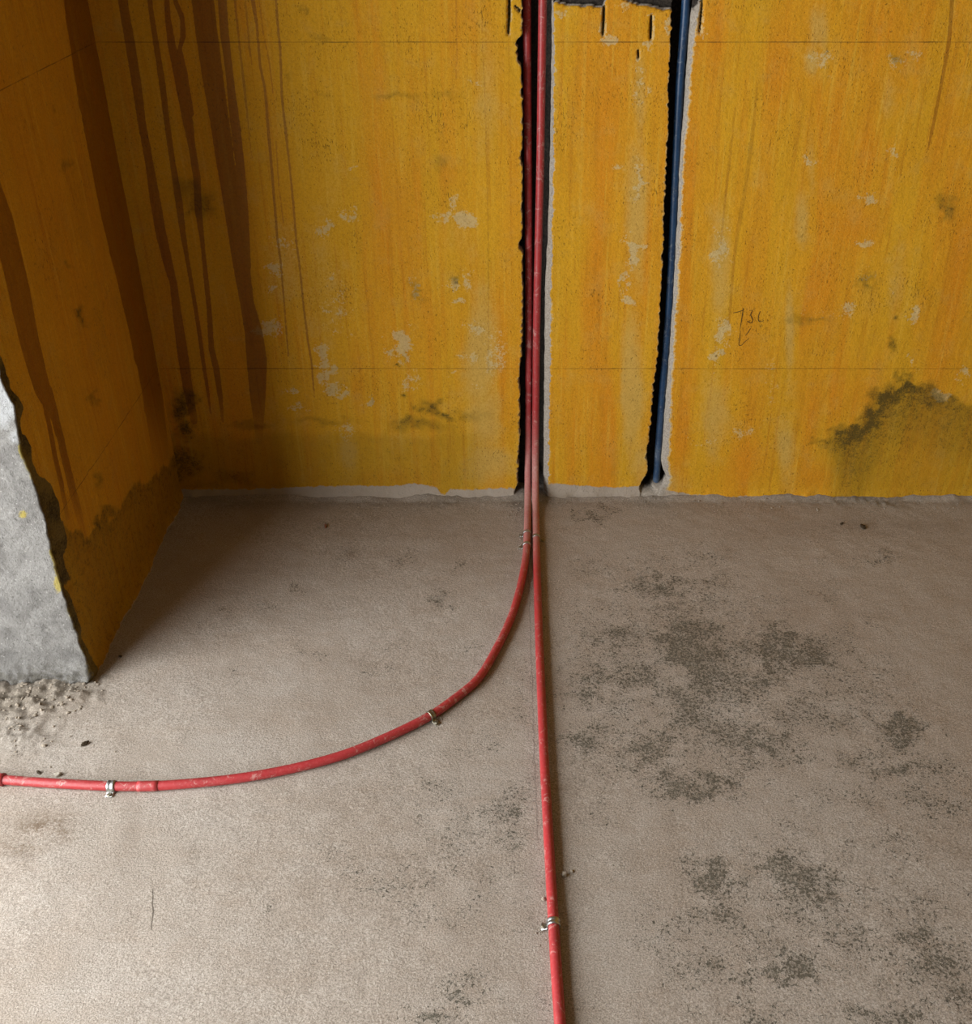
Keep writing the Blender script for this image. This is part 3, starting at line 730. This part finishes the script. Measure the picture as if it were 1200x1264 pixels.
# ------------------------------------------------------------------ rest of the room (behind and beside the viewer)
def boxes(name, lst, mat, label):
    vs, fs = [], []
    for (x0, x1, y0, y1, z0, z1) in lst:
        b = len(vs)
        vs += [(x, y, z) for x in (x0, x1) for y in (y0, y1) for z in (z0, z1)]
        fs += [tuple(b + i for i in q) for q in ((0, 1, 3, 2), (4, 6, 7, 5), (0, 4, 5, 1), (2, 3, 7, 6), (0, 2, 6, 4), (1, 5, 7, 3))]
    return tag(link(name, pydata(name, vs, fs), mat), label, kind='structure')
T = 0.2
a, b, c, d = OPEN_L
boxes('wall_outer', [(XW - T, XW, YB, a, 0, ZC), (XW - T, XW, b, YE + 0.3, 0, ZC), (XW - T, XW, a, b, d, ZC)], M_PLAIN, 'outer wall with an open balcony doorway')
boxes('wall_rear', [(XW, XR, YB - T, YB, 0, ZC)], M_PLAIN, 'plain raw rear wall')
boxes('wall_right', [(XR, XR + T, YB, D, 0, ZC)], M_YPLAIN, 'plain yellow right wall')
boxes('ceiling', [(XW, XR, YB, D, ZC, ZC + T)], M_PLAIN, 'raw concrete ceiling')

# ------------------------------------------------------------------ conduits
R = 0.0098
def floor_pts(lst, r=R):
    out = []
    for u, v in lst:
        p = on_floor(u, v, r)
        out.append(np.array([p[0], p[1], r + max(0.0, floor_h(p[0], p[1]))]))
    return out
def wall_pts(lst, yo):
    return [on_wall(u, v, D + yo) for u, v in lst]
def bend(p_wall, p_floor, n=6):
    """quarter bend from a vertical run ending at p_wall to a floor run starting at p_floor"""
    out = []
    for i in range(1, n):
        t = i / n * math.pi / 2
        y = p_floor[1] + (p_wall[1] - p_floor[1]) * math.cos(t)
        z = p_wall[2] + (p_floor[2] - p_wall[2]) * math.sin(t)
        s = i / n
        out.append(np.array([p_wall[0] * (1 - s) + p_floor[0] * s, y, z]))
    return out

def conduit(name, wp, fp, mat, label, grp):
    path = catmull(wp + bend(wp[-1], fp[0]) + fp)
    dust = sstep(D - 0.42, D - 0.16, path[:, 1]) * sstep(0.30, 0.03, path[:, 2]) * 0.72 + 0.07
    ob = link(name, tube(name, path, R, 20, dust=dust), mat)
    tag(ob, label, 'conduit', grp)
    return ob, path

top_l = [(651, -60), (650.5, 0), (651, 100), (652, 200), (652.7, 300), (653, 400), (652.6, 500), (652.3, 555)]
flo_l = [(651.5, 636), (651, 655), (650, 680), (646.5, 705), (641, 730), (632, 760), (615, 797), (590, 838), (562, 862), (532, 883), (480, 909), (420, 933), (350, 951), (280, 962.5), (202, 969.5)]
flo_l2 = [(170, 970.5), (138, 970.5), (70, 967.5), (5, 963), (-60, 956), (-140, 946)]
pipe_l, path_l = conduit('red_conduit', wall_pts(top_l, 0.034), floor_pts(flo_l + flo_l2), M_RED, 'red plastic conduit curving from the wall chase to the left across the floor', 'red conduits')
top_r = [(671, -60), (670, 0), (668.5, 100), (667, 200), (664.7, 300), (662.5, 400), (661.5, 500), (661, 555)]
flo_r = [(661.5, 636), (662.3, 680), (664, 740), (666, 800), (668.5, 860), (672, 940), (676.5, 1020), (681, 1100), (684, 1150), (687, 1200), (691.5, 1264), (700, 1400)]
pipe_r, path_r = conduit('red_conduit', wall_pts(top_r, 0.017), floor_pts(flo_r), M_RED, 'red plastic conduit running straight from the wall chase towards the viewer', 'red conduits')

# coupling sleeve and end socket on the curved run
def sub_path(path, u0, u1, ext=0):
    pu, pv = proj(path[:, 0], path[:, 1], path[:, 2])
    m = (pu >= u0) & (pu <= u1) & (path[:, 2] < 0.05)
    return path[m]
s = sub_path(path_l, 166, 201)
n = len(s)
link('coupling_sleeve', tube('coupling_sleeve', s, R * 1.09, 24, dust=np.full(n, 0.1)), M_RED, pipe_l)
s = sub_path(path_l, -40, 8)
n = len(s)
rr = np.full(n, R * 1.3); rr[0 if s[0][0] > s[-1][0] else -1] = R * 1.38
link('end_socket', tube('end_socket', s, rr, 24, dust=np.full(n, 0.1)), M_RED, pipe_l)

# blue conduit in its own chase, going down through the floor
wp = wall_pts([(850, -60), (847, 0), (839.5, 100), (834.5, 200), (830, 300), (824.5, 400), (818, 480), (814.5, 530), (811, 580), (809.5, 600)], 0.030)
wp.append(wp[-1] + np.array([-0.004, 0.004, -0.10]))
path_b = catmull(wp)
pipe_b = link('blue_conduit', tube('blue_conduit', path_b, R * 1.03, 20, dust=0.35 * sstep(0.35, 0.05, path_b[:, 2]) * (0.4 + 0.6 * (np.sin(path_b[:, 2] * 60) > 0.3))), M_BLUE)
tag(pipe_b, 'dark blue plastic conduit set in the narrow chase right of the red ones', 'conduit')

# ------------------------------------------------------------------ pipe clamps
def clamp(path, u, v, label, width=0.013, side=1, mat=M_OLDZINC, ribs=True, tab=0.02):
    pu, pv = proj(path[:, 0], path[:, 1], path[:, 2])
    i = int(np.argmin((pu - u) ** 2 + (pv - v) ** 2)); i = min(max(i, 1), len(path) - 2)
    c = path[i]; t = path[i + 1] - path[i - 1]; t[2] = 0; t /= np.linalg.norm(t)
    s = np.cross(t, [0, 0, 1.0]) * side          # sideways, towards the screw tab
    up = np.array([0, 0, 1.0])
    fh = c[2] - R
    root = bpy.data.objects.new('pipe_clamp', None); COL.objects.link(root)
    root.location = (c[0], c[1], fh)
    tag(root, label, 'clamp', 'metal pipe clamps')
    base = np.array([c[0], c[1], fh])
    # strap: a band bent over the pipe, with two raised ribs, ending in a flat tab on one side
    prof = []                                       # (sideways, up, outward normal)
    rr = R + 0.0004
    for k in range(17):
        a = math.radians(205 - k * (205 + 15) / 16)
        prof.append((rr * math.cos(a), R + rr * math.sin(a), math.cos(a), math.sin(a)))
    prof.append((rr + 0.0012, 0.0030, 0.7, 0.7)); prof.append((rr + 0.004, 0.0016, 0, 1)); prof.append((rr + tab, 0.0014, 0, 1))
    offs = [(-.5, 0), (-.5, .0012), (-.30, .0024), (-.12, .0010), (.12, .0010), (.30, .0024), (.5, .0012), (.5, 0)] if ribs else [(-.5, 0), (-.5, .0013), (0, .0018), (.5, .0013), (.5, 0)]
    vs, fs = [], []
    m = len(offs)
    for (a, b, na, nb) in prof:
        flat = 1.0 if b > 0.004 else 0.6
        for (w, hgt) in offs:
            vs.append(s * (a + na * hgt * flat) + up * (b + nb * hgt * flat) + t * w * width)
    for q in range(len(prof) - 1):
        for j in range(m):
            fs.append((q * m + j, q * m + (j + 1) % m, (q + 1) * m + (j + 1) % m, (q + 1) * m + j))
    fs.append(tuple(range(m))); fs.append(tuple((len(prof) - 1) * m + j for j in range(m))[::-1])
    me = pydata('strap', vs, fs, True)
    bm = bmesh.new(); bm.from_mesh(me); bmesh.ops.recalc_face_normals(bm, faces=bm.faces); bm.to_mesh(me); bm.free()
    link('strap', me, mat, root)
    # screw with a domed, slotted head
    bm = bmesh.new()
    prev = None
    for (r_, z_) in ((0.0052, 0.0), (0.0054, 0.0012), (0.0046, 0.0026), (0.0030, 0.0034), (0.0012, 0.0030)):
        ring = [bm.verts.new((r_ * math.cos(k * math.pi / 6), r_ * math.sin(k * math.pi / 6), z_)) for k in range(12)]
        if prev:
            for k in range(12): bm.faces.new((prev[k], prev[(k + 1) % 12], ring[(k + 1) % 12], ring[k]))
        prev = ring
    bm.faces.new(prev)
    me = bpy.data.meshes.new('screw'); bm.to_mesh(me); bm.free()
    sc = link('screw', me, M_OLDZINC, root)
    sc.location = tuple(s * (rr + tab * 0.58) + up * 0.0022)
    return root
clamp(path_l, 138, 970, 'bright silver clamp with screw at the left end of the curved red conduit', 0.016, -1, M_ZINC, tab=0.012)
clamp(path_l, 533, 883, 'tarnished clamp at mid-bend of the curved red conduit', 0.013, -1, tab=0.016)
clamp(path_l, 651.5, 658, 'small clamp nearest the wall on the left red conduit', 0.009, 1, M_ZINC, ribs=False, tab=0.012)
clamp(path_l, 650.5, 674, 'small clamp where the left red conduit starts to bend', 0.009, 1, M_ZINC, ribs=False, tab=0.012)
clamp(path_r, 662, 665, 'small clamp near the wall on the straight red conduit', 0.010, -1, M_ZINC, ribs=False, tab=0.013)
clamp(path_r, 683.5, 1141, 'steel clamp on the near end of the straight red conduit', 0.014, 1, M_ZINC, tab=0.012)

# ------------------------------------------------------------------ stones and crumbs
def rock(bm, c, r, sq=(1, 1, 0.7), seed=0, sub=1):
    rnd = random.Random(seed)
    res = bmesh.ops.create_icosphere(bm, subdivisions=sub, radius=1.0)
    rot = Matrix.Rotation(rnd.random() * 6.28, 3, 'Z')
    for v in res['verts']:
        k = 1 + rnd.uniform(-0.28, 0.22)
        p = rot @ Vector((v.co.x * sq[0] * r * k, v.co.y * sq[1] * r * k, v.co.z * sq[2] * r * k))
        v.co = p + Vector(c)
stones = [(105, 920, 0.0072, (1.3, .6, .6), M_DARKSTONE, 'dark splinter of stone on the pale floor below the grey wall end'),
          (72, 958, 0.0070, (1.1, .8, .8), M_PALESTONE, 'pale pebble touching the upper side of the curved red conduit'),
          (48, 955, 0.0050, (.7, 1.1, .7), M_DARKSTONE, 'little dark pebble left of the pale pebble at the red conduit'),
          (55, 923, 0.0046, (1.2, .8, .6), M_STONE, 'small grey pebble left of the dark stone splinter'),
          (697, 1081, 0.0052, (1, 1, .8), M_STONE, 'small grey pebble in the shadow right of the straight red conduit'),
          (706, 1076, 0.0032, (1, 1, .8), M_STONE, 'tiny pebble furthest right of the straight red conduit'),
          (671, 1111, 0.0042, (1, 1, .8), M_STONE, 'small pebble touching the left side of the straight red conduit'),
          (1065, 651, 0.0095, (1.5, .8, .3), M_DARKSTONE, 'dark flat chip lying near the back wall at right'),
          (1039, 647, 0.0055, (1.4, .7, .4), M_DARKSTONE, 'smaller dark chip beside the flat chip near the back wall'),
          (402, 650, 0.0075, (1.4, .5, .5), M_REDCHIP, 'reddish brick splinter on the floor near the back wall'),
          (149, 811, 0.0042, (1, .9, .7), M_DARKSTONE, 'small dark pebble in front of the yellow return wall')]
for q, (u, v, r, sq, mat, lab) in enumerate(stones):
    p = on_floor(u, v)
    bm = bmesh.new(); rock(bm, (0, 0, 0), r, sq, 100 + q, 2)
    me = bpy.data.meshes.new('pebble'); bm.to_mesh(me); bm.free()
    ob = link('pebble', me, mat)
    zmin = min(vv.co.z for vv in me.vertices)
    ob.location = (p[0], p[1], floor_h(p[0], p[1]) - zmin - 0.0006)
    tag(ob, lab, 'pebble', 'loose stones on the floor')

def crumbs(name, spots, mat, label):
    bm = bmesh.new(); rnd = random.Random(5); q = 0
    for (u, v, ru, rv, n, r0, r1) in spots:
        for _ in range(n):
            uu, vv = rnd.gauss(u, ru), rnd.gauss(v, rv)
            p = on_floor(uu, vv)
            if p[1] > D - 0.008 or (p[0] < XL + 0.006 and p[1] > YE - 0.02) or (p[0] > XR): continue
            r = r0 + (r1 - r0) * rnd.random() ** 2.2
            near = np.min(np.hypot(np.concatenate([path_l, path_r])[:, 0] - p[0], np.concatenate([path_l, path_r])[:, 1] - p[1]))
            if near < R + r: continue
            rock(bm, (p[0], p[1], floor_h(p[0], p[1]) + r * 0.35), r, (1, rnd.uniform(.5, 1), rnd.uniform(.25, .6)), q); q += 1
    me = bpy.data.meshes.new(name); bm.to_mesh(me); bm.free()
    ob = link(name, me, mat)
    tag(ob, label, 'rubble', kind='stuff')
crumbs('mortar_crumbs', [(40, 862, 40, 16, 190, .0012, .006), (95, 845, 14, 6, 50, .001, .005), (25, 905, 30, 20, 70, .001, .0035), (60, 930, 50, 30, 50, .0008, .0028),
                         (440, 622, 60, 4, 90, .001, .0035), (560, 622, 40, 4, 50, .001, .003), (640, 628, 6, 6, 46, .001, .004), (690, 620, 10, 3, 24, .001, .004), (760, 622, 40, 4, 40, .001, .003), (808, 616, 12, 3, 50, .001, .0035),
                         (900, 624, 40, 5, 50, .001, .0035), (1050, 628, 70, 4, 60, .001, .0035), (1170, 627, 14, 3, 24, .001, .004), (300, 625, 30, 6, 16, .001, .003),
                         (645, 663, 3, 5, 16, .001, .003), (642, 675, 3, 2, 12, .001, .003), (671, 668, 2, 3, 12, .001, .003), (541, 891, 4, 4, 18, .001, .0032), (671, 1150, 4, 6, 22, .0008, .003), (142, 983, 8, 3, 12, .0008, .0026), (698, 1146, 2, 5, 10, .0008, .003), (673, 1100, 2, 30, 12, .0006, .002),
                         (350, 800, 160, 50, 40, .0006, .0018), (300, 1100, 200, 80, 50, .0006, .0016), (900, 1000, 180, 120, 50, .0006, .0016)], M_STONE, 'loose mortar crumbs and grit scattered on the floor')
